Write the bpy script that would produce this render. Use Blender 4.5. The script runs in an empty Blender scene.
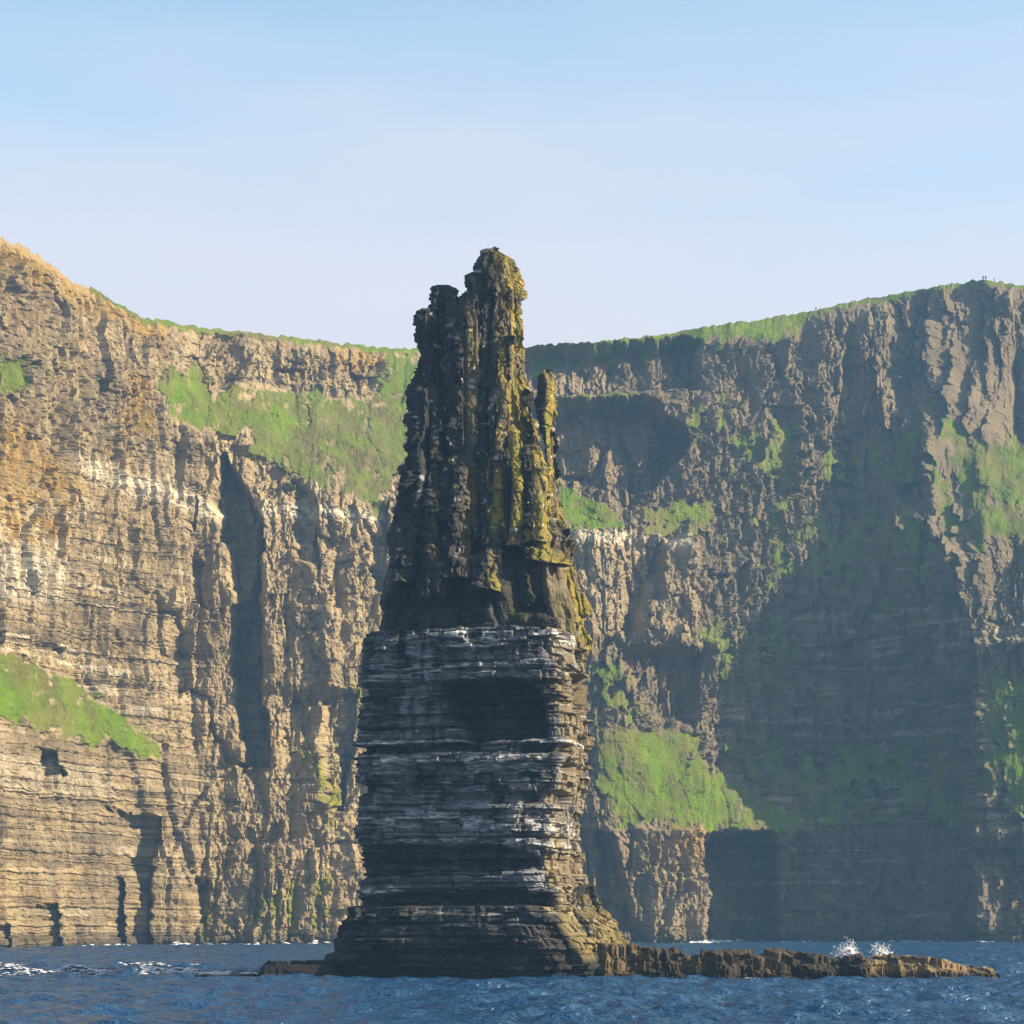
import bpy, bmesh, math, random
import numpy as np
random.seed(5)
rad = math.radians
sc = bpy.context.scene
COL = sc.collection

# ------------------------------------------------------------------ camera, sky, sun, exposure
F = 2000.0        # focal length in pixels of the 1024 px frame
HC = 5.2          # eye height above the sea (a boat)
RH = 924.0        # picture row of the horizon
cam = bpy.data.cameras.new('camera')
camo = bpy.data.objects.new('camera', cam)
COL.objects.link(camo)
camo.location = (0, 0, HC)
camo.rotation_euler = (rad(90), 0, 0)
cam.sensor_width = 36.0
cam.lens = 36.0 * F / 1024.0
cam.shift_y = (RH - 512.0) / 1024.0
cam.clip_start = 1.0
cam.clip_end = 20000.0
sc.camera = camo

SUN_EL, SUN_AZ = 25.0, 10.5     # elevation; degrees from due right towards the viewer
world = bpy.data.worlds.new("World")
sc.world = world
world.use_nodes = True
wn = world.node_tree
sky = wn.nodes.new('ShaderNodeTexSky')
sky.sky_type = 'NISHITA'
sky.sun_disc = False
sky.sun_elevation = rad(SUN_EL)
sky.sun_rotation = rad(90 + SUN_AZ)
sky.air_density = 1.0
sky.dust_density = 1.2
sky.ozone_density = 1.1
hs = wn.nodes.new('ShaderNodeHueSaturation')
hs.inputs['Saturation'].default_value = 0.95
hs.inputs['Hue'].default_value = 0.482
wn.links.new(sky.outputs[0], hs.inputs['Color'])
# thin pale cloud veil lying low over the land
wtc = wn.nodes.new('ShaderNodeTexCoord'); wsep = wn.nodes.new('ShaderNodeSeparateXYZ'); wn.links.new(wtc.outputs['Generated'], wsep.inputs[0])
wmp = wn.nodes.new('ShaderNodeMapping'); wmp.inputs['Scale'].default_value = (2.0, 2.0, 9.0); wn.links.new(wtc.outputs['Generated'], wmp.inputs[0])
wno = wn.nodes.new('ShaderNodeTexNoise'); wno.inputs['Scale'].default_value = 1.3; wno.inputs['Detail'].default_value = 5; wn.links.new(wmp.outputs[0], wno.inputs['Vector'])
wad = wn.nodes.new('ShaderNodeMath'); wad.operation = 'MULTIPLY_ADD'; wad.inputs[1].default_value = 0.22; wn.links.new(wno.outputs['Fac'], wad.inputs[0]); wn.links.new(wsep.outputs[2], wad.inputs[2])
wmr = wn.nodes.new('ShaderNodeMapRange'); wmr.interpolation_type = 'SMOOTHSTEP'; wn.links.new(wad.outputs[0], wmr.inputs[0])
for k_, v_ in zip((1, 2, 3, 4), (0.36, 0.55, 0.94, 0.0)): wmr.inputs[k_].default_value = v_
wmx = wn.nodes.new('ShaderNodeMix'); wmx.data_type = 'RGBA'; wn.links.new(wmr.outputs[0], wmx.inputs[0]); wn.links.new(hs.outputs[0], wmx.inputs[6])
wmx.inputs[7].default_value = (2.86, 2.76, 3.02, 1)
wn.links.new(wmx.outputs[2], wn.nodes['Background'].inputs[0])
wn.nodes['Background'].inputs[1].default_value = 0.112

sl = bpy.data.lights.new('sun', 'SUN')
sl.energy = 5.0
sl.angle = rad(0.5)
sl.color = (1.0, 0.83, 0.56)
suno = bpy.data.objects.new('sun', sl)
COL.objects.link(suno)
from mathutils import Vector
sd = Vector((math.cos(rad(SUN_EL)) * math.cos(rad(SUN_AZ)), -math.cos(rad(SUN_EL)) * math.sin(rad(SUN_AZ)), math.sin(rad(SUN_EL))))
suno.rotation_euler = sd.to_track_quat('Z', 'Y').to_euler()
suno.location = (300, 0, 300)

vs = sc.view_settings
vs.view_transform = 'Standard'
vs.look = 'None'
vs.gamma = 1.0
vs.use_curve_mapping = False
vs.exposure = 1.36
sc.render.engine = 'CYCLES'
sc.cycles.use_denoising = True
sc.cycles.max_bounces = 6
sc.cycles.diffuse_bounces = 1
sc.cycles.volume_bounces = 0

# ------------------------------------------------------------------ numeric helpers
f32 = np.float32
def h01(ix, iy, iz=0, seed=0):
    h = (np.asarray(ix).astype(np.int64) * 374761393 + np.asarray(iy).astype(np.int64) * 668265263
         + np.asarray(iz) * 2147483647 + seed * 1274126177) & 0xFFFFFFFF
    h = ((h ^ (h >> 13)) * 1274126177) & 0xFFFFFFFF
    h = ((h ^ (h >> 16)) * 2246822519) & 0xFFFFFFFF
    h = h ^ (h >> 15)
    return (h & 0xFFFFFF).astype(f32) / f32(16777215.0)

def vn(x, y, seed=0):                       # 2-D value noise, -1..1
    x = np.asarray(x, f32); y = np.asarray(y, f32)
    fx = np.floor(x); fy = np.floor(y)
    tx = x - fx; ty = y - fy
    tx = tx * tx * tx * (tx * (tx * 6 - 15) + 10)
    ty = ty * ty * ty * (ty * (ty * 6 - 15) + 10)
    a = h01(fx, fy, 0, seed); b = h01(fx + 1, fy, 0, seed)
    c = h01(fx, fy + 1, 0, seed); d = h01(fx + 1, fy + 1, 0, seed)
    return ((a + (b - a) * tx) * (1 - ty) + (c + (d - c) * tx) * ty) * 2 - 1

def fbm(x, y, o=4, seed=0, gain=0.5):
    s = 0; a = 1.0; t = 0.0
    for k in range(o):
        s = s + a * vn(x * 2 ** k + 17.3 * k, y * 2 ** k - 9.1 * k, seed + k * 31)
        t += a; a *= gain
    return s / t

def worley(x, y, seed=0):                   # nearest jittered cell: random a,b,c of the cell, offset, crack distance
    fx = np.floor(x); fy = np.floor(y)
    b1 = np.full(x.shape, 9.0, f32); b2 = b1.copy()
    cx = np.zeros(x.shape, f32); cy = cx.copy(); ox = cx.copy(); oy = cx.copy()
    for i in (-1, 0, 1):
        for j in (-1, 0, 1):
            gx = fx + i; gy = fy + j
            px = gx + 0.1 + 0.8 * h01(gx, gy, 1, seed); py = gy + 0.1 + 0.8 * h01(gx, gy, 2, seed)
            dx = (x - px).astype(f32); dy = (y - py).astype(f32)
            d = np.maximum(np.abs(dx), np.abs(dy)) * 0.6 + 0.4 * np.sqrt(dx * dx + dy * dy)
            m = d < b1
            b2 = np.where(m, b1, np.minimum(b2, d)); b1 = np.where(m, d, b1)
            cx = np.where(m, gx, cx); cy = np.where(m, gy, cy)
            ox = np.where(m, dx, ox); oy = np.where(m, dy, oy)
    ra = h01(cx, cy, 3, seed) * 2 - 1; rb = h01(cx, cy, 4, seed) * 2 - 1; rc = h01(cx, cy, 5, seed) * 2 - 1
    return ra, rb, rc, ox, oy, b2 - b1

def blocks(u, z, su, sz, amp, seed, tilt=0.7, crack=0.35):
    """broken rock: each cell stands in or out and leans its own way, cracks between"""
    ra, rb, rc, ox, oy, e = worley(u / su, z / sz, seed)
    return amp * (ra + tilt * (rb * ox * 2.0 + rc * oy * 1.0) - crack * np.exp(-(e / 0.06)))

def smooth(a, b, x):
    t = np.clip((x - a) / (b - a), 0, 1)
    return t * t * (3 - 2 * t)

def polymask(c, r, poly, soft=6.0):
    """1 inside the outline, 0 outside, soft edge"""
    poly = np.array(poly, f32)
    lo = poly.min(0) - 3 * soft; hi = poly.max(0) + 3 * soft
    out = np.zeros(c.shape, f32)
    w = (c > lo[0]) & (c < hi[0]) & (r > lo[1]) & (r < hi[1])
    if not w.any(): return out
    x = c[w]; y = r[w]
    dmin = np.full(x.shape, 1e9, f32); ins = np.zeros(x.shape, bool)
    n = len(poly)
    for i in range(n):
        ax, ay = poly[i]; bx, by = poly[(i + 1) % n]
        ex, ey = bx - ax, by - ay
        t = np.clip(((x - ax) * ex + (y - ay) * ey) / (ex * ex + ey * ey + 1e-9), 0, 1)
        dmin = np.minimum(dmin, (x - ax - t * ex) ** 2 + (y - ay - t * ey) ** 2)
        if ay != by:
            cr = ((ay > y) != (by > y)) & (x < ex * (y - ay) / ey + ax)
            ins ^= cr
    s = np.sqrt(dmin) * np.where(ins, 1, -1)
    out[w] = smooth(-soft, soft, s)
    return out

def beds(z, u, seed, tmin, tmax, joint, zmax=230.0, warp=0.25):
    """horizontal rock layers: per-layer step in/out with upright joints, notch between layers, layer id"""
    rg = np.random.RandomState(seed)
    b = [-12.0]
    while b[-1] < zmax: b.append(b[-1] + tmin + (tmax - tmin) * rg.rand() ** 1.7)
    b = np.array(b, f32); pr = (rg.rand(len(b)) * 2 - 1).astype(f32)
    zz = (z + warp * vn(u / 9.0, z * 0.03, seed + 3) + 0.4 * warp * vn(u / 2.0, z * 0.1, seed + 4)).astype(f32)
    k = np.clip(np.searchsorted(b, zz) - 1, 0, len(b) - 2)
    fr = np.clip((zz - b[k]) / (b[k + 1] - b[k]), 0, 1)
    jl = joint * (0.5 + h01(k, k * 0 + 3, 0, seed))
    ju = np.floor(u / jl + 7 * h01(k, k * 0 + 5, 0, seed) + 0.6 * vn(u / (2 * joint), k * 3.3, seed + 8))
    jr = h01(ju, k, 9, seed) * 2 - 1
    notch = np.abs(2 * fr - 1) ** 10
    return pr[k], jr, notch, k, fr

# ------------------------------------------------------------------ mesh and material helpers
def link(o, parent=None):
    COL.objects.link(o)
    if parent is not None: o.parent = parent
    return o

def raw_mesh(name, V, Fq, mat=None, attrs=None, parent=None, smooth_shade=False):
    V = np.ascontiguousarray(V, f32).reshape(-1, 3); Fq = np.ascontiguousarray(Fq, np.int32)
    n, k = Fq.shape
    me = bpy.data.meshes.new(name)
    me.vertices.add(len(V)); me.vertices.foreach_set('co', V.ravel())
    me.loops.add(n * k); me.loops.foreach_set('vertex_index', Fq.ravel())
    me.polygons.add(n); me.polygons.foreach_set('loop_start', np.arange(n, dtype=np.int32) * k)
    me.polygons.foreach_set('use_smooth', np.full(n, smooth_shade))
    for an, av in (attrs or {}).items():
        a = me.attributes.new(an, 'FLOAT', 'POINT'); a.data.foreach_set('value', np.ascontiguousarray(av, f32).ravel())
    me.update(calc_edges=True)
    if mat: me.materials.append(mat)
    return link(bpy.data.objects.new(name, me), parent)

def grid_faces(R, C, wrap=False):
    i = np.arange(R - 1)[:, None]; cc = C if wrap else C - 1
    j = np.arange(cc)[None, :]; j2 = (j + 1) % C
    return np.stack([i * C + j, i * C + j2, (i + 1) * C + j2, (i + 1) * C + j], -1).reshape(-1, 4)

def tag(o, label=None, cat=None, group=None, kind=None):
    if label: o['label'] = label
    if cat: o['category'] = cat
    if group: o['group'] = group
    if kind: o['kind'] = kind
    return o

def empty(name, loc):
    o = bpy.data.objects.new(name, None); o.location = loc; o.empty_display_size = 0.5
    return link(o)

class Mat:
    def __init__(s, name):
        s.m = bpy.data.materials.new(name); s.m.use_nodes = True
        s.n = s.m.node_tree.nodes; s.l = s.m.node_tree.links; s.b = s.n['Principled BSDF']
        s.tc = s.n.new('ShaderNodeTexCoord').outputs['Object']
    def set(s, sock, v):
        if hasattr(v, 'is_output'): s.l.new(v, sock)
        elif isinstance(v, tuple) and len(v) == 3 and sock.type == 'RGBA': sock.default_value = (*v, 1)
        else: sock.default_value = v
    def mapping(s, scale, loc=(0, 0, 0)):
        n = s.n.new('ShaderNodeMapping'); s.l.new(s.tc, n.inputs[0])
        n.inputs['Scale'].default_value = scale; n.inputs['Location'].default_value = loc
        return n.outputs[0]
    def noise(s, scale, detail=5, rough=0.6, vec=None, lo=0.3, hi=0.7, dist=0.0):
        n = s.n.new('ShaderNodeTexNoise'); s.l.new(vec or s.tc, n.inputs['Vector'])
        n.inputs['Scale'].default_value = scale; n.inputs['Detail'].default_value = detail
        n.inputs['Roughness'].default_value = rough; n.inputs['Distortion'].default_value = dist
        return s.ramp(n.outputs['Fac'], lo, hi)
    def ramp(s, v, lo, hi, a=0.0, b=1.0):
        n = s.n.new('ShaderNodeMapRange'); n.interpolation_type = 'SMOOTHSTEP'
        s.set(n.inputs[0], v)
        for k, x in zip((1, 2, 3, 4), (lo, hi, a, b)): n.inputs[k].default_value = x
        return n.outputs[0]
    def attr(s, name):
        n = s.n.new('ShaderNodeAttribute'); n.attribute_name = name
        return n.outputs['Fac']
    def mix(s, f, a, b, mode='MIX'):
        n = s.n.new('ShaderNodeMix'); n.data_type = 'RGBA'; n.blend_type = mode
        s.set(n.inputs[0], f); s.set(n.inputs[6], a); s.set(n.inputs[7], b)
        return n.outputs[2]
    def math(s, op, a, b=0.0):
        n = s.n.new('ShaderNodeMath'); n.operation = op
        s.set(n.inputs[0], a); s.set(n.inputs[1], b)
        if op == 'MULTIPLY_ADD': n.inputs[2].default_value = -.12
        return n.outputs[0]
    def sep(s):
        n = s.n.new('ShaderNodeSeparateXYZ'); s.l.new(s.tc, n.inputs[0])
        return n.outputs
    def bump(s, h, strength, dist):
        n = s.n.new('ShaderNodeBump'); s.set(n.inputs['Height'], h)
        n.inputs['Strength'].default_value = strength; n.inputs['Distance'].default_value = dist
        s.l.new(n.outputs[0], s.b.inputs['Normal'])
    def done(s, col, rough=0.9, spec=0.25):
        s.set(s.b.inputs['Base Color'], col); s.set(s.b.inputs['Roughness'], rough)
        s.b.inputs['Specular IOR Level'].default_value = spec
        return s.m

# cliff rock with its vegetation
def cliff_material():
    m = Mat('cliff_rock')
    streak = m.mapping((0.35, 0.35, 0.06)); bed = m.mapping((0.02, 0.02, 0.9))
    c = m.mix(m.noise(0.06, 6, .65), (0.250, 0.186, 0.100), (0.42, 0.322, 0.178))
    c = m.mix(m.math('MULTIPLY', m.noise(0.6, 6, .7, streak, .45, .75), .5), c, (0.13, 0.108, 0.08))
    c = m.mix(m.math('MULTIPLY', m.noise(0.9, 5, .65, streak, .52, .72), .55), c, (0.44, 0.38, 0.285))
    c = m.mix(m.math('MULTIPLY', m.noise(0.5, 4, .6, bed, .45, .7), .4), c, (0.10, 0.085, 0.068))
    c = m.mix(m.math('MULTIPLY', m.noise(0.045, 5, .6, None, .5, .68), .45), c, (0.22, 0.145, 0.055))
    c = m.mix(m.math('MULTIPLY', m.noise(1.4, 4, .7, None, .35, .75), .35), c, (0.10, 0.085, 0.065))
    c = m.mix(m.attr('grey'), c, m.mix(0.62, c, (0.050, 0.041, 0.034)))  # dark beds and the right cliffs' shade, mixed into the rock colour
    c = m.mix(m.math('MULTIPLY', m.attr('pale'), m.noise(0.7, 5, .7, None, .3, .6)), c, (0.50, 0.44, 0.33))
    c = m.mix(m.math('MULTIPLY', m.attr('ochre'), m.noise(0.25, 5, .7, None, .3, .6)), c, (0.28, 0.18, 0.05))
    g = m.mix(m.noise(0.10, 5, .65), (0.066, 0.122, 0.003), (0.128, 0.200, 0.004))
    g = m.mix(m.math('MULTIPLY', m.noise(0.06, 6, .7, None, .43, .62), .75), g, (0.145, 0.125, 0.035))
    g = m.mix(m.math('MULTIPLY', m.noise(0.3, 4, .55, None, .5, .8), .35), g, (0.05, 0.07, 0.010))
    g = m.mix(m.math('MULTIPLY', m.attr('olive'), m.noise(0.12, 6, .7, None, .3, .6)), g, (0.115, 0.10, 0.04))
    g = m.mix(m.math('MULTIPLY', m.noise(0.5, 5, .7, streak, .42, .68), .6), g, (0.075, 0.070, 0.022))
    g = m.mix(m.math('MULTIPLY', m.noise(1.1, 5, .75, None, .40, .72), .45), g, (0.036, 0.052, 0.012))
    c = m.mix(m.ramp(m.math('ADD', m.attr('grass'), m.math('MULTIPLY_ADD', m.noise(0.9, 5, .7, None, .2, .8), .6)), .35, 1.1), c, g)
    c = m.mix(m.attr('algae'), c, m.mix(m.noise(0.3, 4), (0.10, 0.13, 0.010), (0.22, 0.19, 0.02)))
    wet = m.ramp(m.sep()[2], 1.0, 5.0, 1.0, 0.0)
    c = m.mix(m.math('MULTIPLY', wet, .6), c, (0.03, 0.027, 0.024))
    m.bump(m.noise(1.2, 6, .75), 0.6, 0.5)
    return m.done(c, 0.92, 0.15)

def stack_material():
    m = Mat('sea_stack_rock')
    streak = m.mapping((0.8, 0.8, 0.1)); bed = m.mapping((0.07, 0.07, 2.2))
    c = m.mix(m.noise(0.25, 6, .65), (0.021, 0.0205, 0.021), (0.055, 0.052, 0.050))
    c = m.mix(m.math('MULTIPLY', m.noise(0.9, 5, .65, bed, .45, .65), .6), c, (0.011, 0.0105, 0.011))
    c = m.mix(m.math('MULTIPLY', m.noise(1.3, 5, .7, streak, .5, .75), .4), c, (0.075, 0.068, 0.06))
    c = m.mix(m.attr('tone'), c, m.mix(m.noise(0.5, 5, .65, bed), (0.075, 0.075, 0.08), (0.17, 0.17, 0.18)))
    c = m.mix(m.attr('sun_warm'), c, m.mix(m.noise(0.7, 5, .7), (0.115, 0.088, 0.056), (0.225, 0.175, 0.11)))  # sun-facing sides painted lighter and warmer than the shaded front
    c = m.mix(m.attr('wash'), c, (0.22, 0.225, 0.245))
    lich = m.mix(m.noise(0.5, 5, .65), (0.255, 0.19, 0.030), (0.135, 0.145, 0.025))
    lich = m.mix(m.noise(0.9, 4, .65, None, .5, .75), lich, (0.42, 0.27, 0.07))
    c = m.mix(m.math('MULTIPLY', m.attr('lit_lichen'), m.noise(0.8, 5, .75, None, .28, .5)), c, lich)  # lichen, kept to the sunlit sides so its colour brightens them
    c = m.mix(m.math('MULTIPLY', m.attr('moss'), m.noise(0.6, 5, .7, None, .35, .6)), c, (0.034, 0.038, 0.010))
    c = m.mix(m.attr('guano'), c, (0.55, 0.55, 0.54))
    wet = m.ramp(m.sep()[2], 0.6, 2.2, 1.0, 0.0)
    c = m.mix(m.math('MULTIPLY', wet, .75), c, (0.016, 0.014, 0.013))
    m.bump(m.noise(2.5, 6, .75), 0.6, 0.2)
    return m.done(c, 0.85, 0.2)

def reef_material():
    m = Mat('reef_rock')
    c = m.mix(m.noise(0.5, 6, .7), (0.010, 0.008, 0.006), (0.035, 0.026, 0.016))
    c = m.mix(m.attr('sun_warm'), c, m.mix(m.noise(0.9, 5, .7), (0.10, 0.068, 0.03), (0.27, 0.185, 0.085)))  # sunlit stretches of the low rocks painted lighter
    wet = m.ramp(m.sep()[2], 0.3, 1.1, 1.0, 0.0)
    c = m.mix(m.math('MULTIPLY', m.math('MAXIMUM', wet, m.attr('wet_shade')), .8), c, (0.009, 0.008, 0.007))  # wet rock; the low slabs also blackened to stand for their shade
    m.bump(m.noise(3, 6, .75), 0.6, 0.15)
    return m.done(c, 0.8, 0.3)

def water_material():
    m = Mat('sea_water')
    v1 = m.mapping((0.35, 0.8, 0.5)); v2 = m.mapping((1.4, 2.2, 1.0))
    h = m.math('ADD', m.noise(1.0, 4, .6, v1, 0.0, 1.0), m.math('MULTIPLY', m.noise(1.0, 4, .6, v2, 0, 1), .35))
    m.bump(h, 1.0, 0.8)
    m.b.inputs['IOR'].default_value = 1.33
    m.done((0.014, 0.050, 0.120), 0.16, 0.5)
    return m.m

def foam_material():
    m = Mat('white_foam')
    return m.done(m.mix(m.noise(2.0, 4), (0.62, 0.65, 0.68), (0.85, 0.86, 0.87)), 0.9, 0.1)

M_CLIFF, M_STACK, M_REEF, M_WATER, M_FOAM = (cliff_material(), stack_material(), reef_material(),
                                                     water_material(), foam_material())

# ------------------------------------------------------------------ the cliffs
RIM = np.array([(-400, 90), (-260, 130), (-100, 190), (0, 235), (30, 252), (65, 275), (75, 283), (90, 287), (115, 302), (145, 318),
                (200, 327), (265, 334), (320, 341), (390, 348), (420, 349), (530, 346), (600, 341), (650, 336), (700, 328),
                (760, 319), (816, 310), (870, 298), (930, 287), (985, 279), (1024, 286), (1100, 296), (1300, 320), (1500, 350)], float)
PLAN = np.array([(-400, 330), (-260, 362), (-100, 405), (0, 433), (100, 466), (200, 499), (240, 503), (300, 511), (350, 517), (400, 526),
                 (450, 540), (560, 540), (600, 537.5), (640, 542), (690, 548.5), (704, 551), (740, 560), (800, 571), (860, 577), (920, 574),
                 (960, 564), (985, 551), (1040, 548), (1100, 553), (1200, 570), (1300, 590), (1500, 640)], float)
PROF = [  # column: (row, how far the face stands back there)
    (0, [(958, 0), (745, 2), (735, 4), (650, 13), (600, 14), (440, 17), (235, 26), (60, 34)]),
    (100, [(958, 0), (765, 2), (745, 4), (690, 12), (500, 14), (400, 17), (290, 25), (60, 34)]),
    (172, [(958, 0), (770, 2), (755, 4), (520, 7), (440, 10), (385, 16), (327, 20), (60, 40)]),
    (210, [(958, 0), (510, 6), (440, 9), (380, 26), (330, 30), (60, 45)]),
    (300, [(958, 0), (515, 8), (485, 11), (382, 38), (341, 42), (60, 60)]),
    (380, [(958, 0), (525, 7), (500, 11), (380, 44), (350, 52), (60, 80)]),
    (450, [(958, 0), (520, 10), (400, 42), (348, 56), (60, 90)]),
    (560, [(958, 0), (830, 3), (740, 9), (700, 13), (530, 19), (480, 32), (440, 36), (400, 39), (386, 44), (346, 62), (60, 100)]),
    (620, [(958, 0), (830, 3), (725, 13), (700, 16), (535, 24), (510, 33), (400, 40), (388, 45), (341, 66), (60, 100)]),
    (680, [(958, 0), (830, 3), (730, 24), (700, 25), (540, 28), (500, 35), (405, 42), (392, 48), (332, 66), (60, 100)]),
    (760, [(958, 0), (832, 3), (770, 24), (740, 27), (600, 29), (440, 34), (420, 38), (345, 45), (319, 60), (60, 100)]),
    (860, [(958, 0), (830, 3), (760, 16), (600, 24), (540, 29), (440, 46), (330, 52), (300, 62), (60, 90)]),
    (940, [(958, 0), (835, 3), (700, 11), (560, 12), (430, 35), (400, 48), (290, 66), (285, 69), (60, 95)]),
    (985, [(958, 0), (835, 3), (830, 4), (700, 13), (560, 22), (430, 60), (280, 82), (60, 105)]),
    (1024, [(958, 0), (835, 3), (830, 5), (700, 13), (690, 14), (560, 24), (430, 70), (286, 88), (60, 110)]),
    (1200, [(958, 0), (700, 13), (545, 26), (435, 74), (300, 92), (60, 115)]),
]
def setback(c, r):
    ks = np.array([k for k, _ in PROF], f32)
    tabs = [np.interp(r, [p[0] for p in pr][::-1], [p[1] for p in pr][::-1]) for _, pr in PROF]
    out = np.array(tabs[0], float)
    for i in range(len(ks) - 1):
        t = np.clip((c - ks[i]) / (ks[i + 1] - ks[i]), 0, 1)
        w = (c > ks[i])
        out = np.where(w, tabs[i] * (1 - t) + tabs[i + 1] * t, out)
    return out

GRASS = [  # outline, edge softness, strength
    ([(158, 388), (178, 366), (215, 388), (240, 377), (275, 379), (320, 391), (378, 388), (388, 352), (430, 350), (430, 420), (402, 470), (372, 512),
      (330, 492), (290, 482), (262, 462), (240, 440), (200, 438), (165, 422)], 10, 1.0),
    ([(-60, 650), (0, 650), (40, 662), (75, 674), (112, 702), (150, 737), (174, 764), (150, 758), (110, 747), (60, 737), (20, 722), (-60, 715)], 7, 1.0),
    ([(550, 478), (590, 495), (628, 524), (618, 531), (550, 528)], 5, 1.0),
    ([(596, 724), (640, 722), (690, 730), (703, 752), (742, 782), (800, 808), (822, 832), (780, 833), (700, 828), (640, 826), (606, 825), (592, 760)], 8, 1.0),
    ([(700, 735), (960, 742), (968, 828), (822, 832), (760, 790)], 14, 0.66),
    ([(640, 405), (700, 400), (760, 420), (850, 430), (860, 470), (760, 500), (700, 470)], 20, 0.35),
    ([(930, 402), (975, 432), (1030, 436), (1300, 460), (1300, 548), (1024, 546), (985, 542), (958, 505), (945, 450)], 8, 1.0),
    ([(920, 470), (950, 450), (1000, 545), (960, 550), (925, 520)], 12, 0.7),
    ([(840, 430), (925, 415), (950, 520), (930, 600), (860, 620), (760, 580), (730, 520)], 30, 0.42),
    ([(525, 340), (700, 320), (700, 345), (640, 352), (525, 372)], 7, 0.9),
    ([(680, 310), (760, 300), (812, 300), (806, 335), (780, 344), (700, 348)], 7, 1.0),
    ([(800, 300), (930, 280), (990, 268), (1020, 284), (930, 292), (860, 305), (806, 322)], 5, 0.8),
    ([(556, 390), (640, 388), (650, 400), (560, 408)], 5, 0.8),
    ([(968, 662), (1300, 662), (1300, 832), (1000, 832), (965, 790)], 16, 0.85),
    ([(640, 500), (720, 490), (725, 540), (640, 542)], 12, 0.7),
    ([(-60, 330), (20, 340), (34, 390), (-60, 410)], 12, 0.6),
    ([(770, 412), (850, 425), (850, 445), (775, 440)], 10, 0.7),
    ([(160, 372), (205, 360), (230, 380), (180, 395)], 14, 0.6),
    ([(590, 640), (632, 670), (640, 722), (594, 722)], 14, 0.6),
    ([(690, 620), (800, 600), (830, 690), (720, 720)], 25, 0.3),
]
BULGE = [  # outline, softness, metres out (+) or in (-)
    ([(228, 448), (240, 470), (264, 520), (262, 700), (270, 765), (244, 765), (232, 560), (213, 500)], 3, -12),
    ([(264, 500), (335, 490), (332, 690), (264, 690)], 6, 4),
    ([(322, 695), (358, 690), (345, 810), (322, 800)], 3, -7),
    ([(298, 480), (318, 500), (322, 570), (304, 560)], 3, -4),
    ([(374, 505), (392, 500), (385, 590), (372, 570)], 3, -6),
    ([(182, 500), (194, 500), (196, 540), (184, 540)], 2, -3),
    ([(196, 560), (206, 560), (208, 610), (198, 600)], 2, -3),
    ([(104, 806), (168, 819), (160, 838), (154, 870), (156, 953), (138, 953), (142, 880), (134, 835)], 2, -6),
    ([(116, 876), (127, 880), (131, 953), (113, 953)], 2, -5),
    ([(40, 905), (55, 905), (57, 952), (42, 952)], 2, -4),
    ([(2, 925), (10, 925), (12, 952), (2, 952)], 2, -4),
    ([(38, 748), (55, 752), (66, 775), (48, 776)], 3, -5),
    ([(198, 880), (212, 880), (212, 925), (202, 925)], 3, -4),
    ([(168, 760), (330, 730), (345, 950), (165, 950)], 12, 2.5),
    ([(-60, 745), (160, 770), (180, 830), (165, 950), (-60, 950)], 8, 2.0),
    ([(706, 850), (715, 833), (770, 832), (778, 850), (780, 956), (703, 956)], 2, -20),
    ([(606, 828), (705, 828), (703, 950), (606, 950)], 4, 4),
    ([(596, 832), (612, 840), (630, 930), (600, 930)], 4, -9),
    ([(630, 545), (662, 540), (664, 600), (640, 605), (625, 640)], 5, -7),
    ([(570, 530), (628, 530), (625, 640), (570, 640)], 6, 3),
    ([(664, 545), (697, 540), (694, 610), (672, 640), (640, 636), (642, 610)], 5, 3),
    ([(618, 645), (650, 650), (698, 655), (690, 722), (650, 712)], 6, -8),
    ([(505, 400), (640, 398), (692, 436), (650, 490), (570, 478), (505, 470)], 4, -14),
    ([(968, 640), (1300, 640), (1300, 850), (968, 850)], 5, 4),
    ([(877, 540), (900, 500), (970, 560), (975, 690), (935, 690)], 8, 6),
    ([(505, 352), (700, 340), (704, 386), (505, 390)], 5, -12),
]

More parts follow.
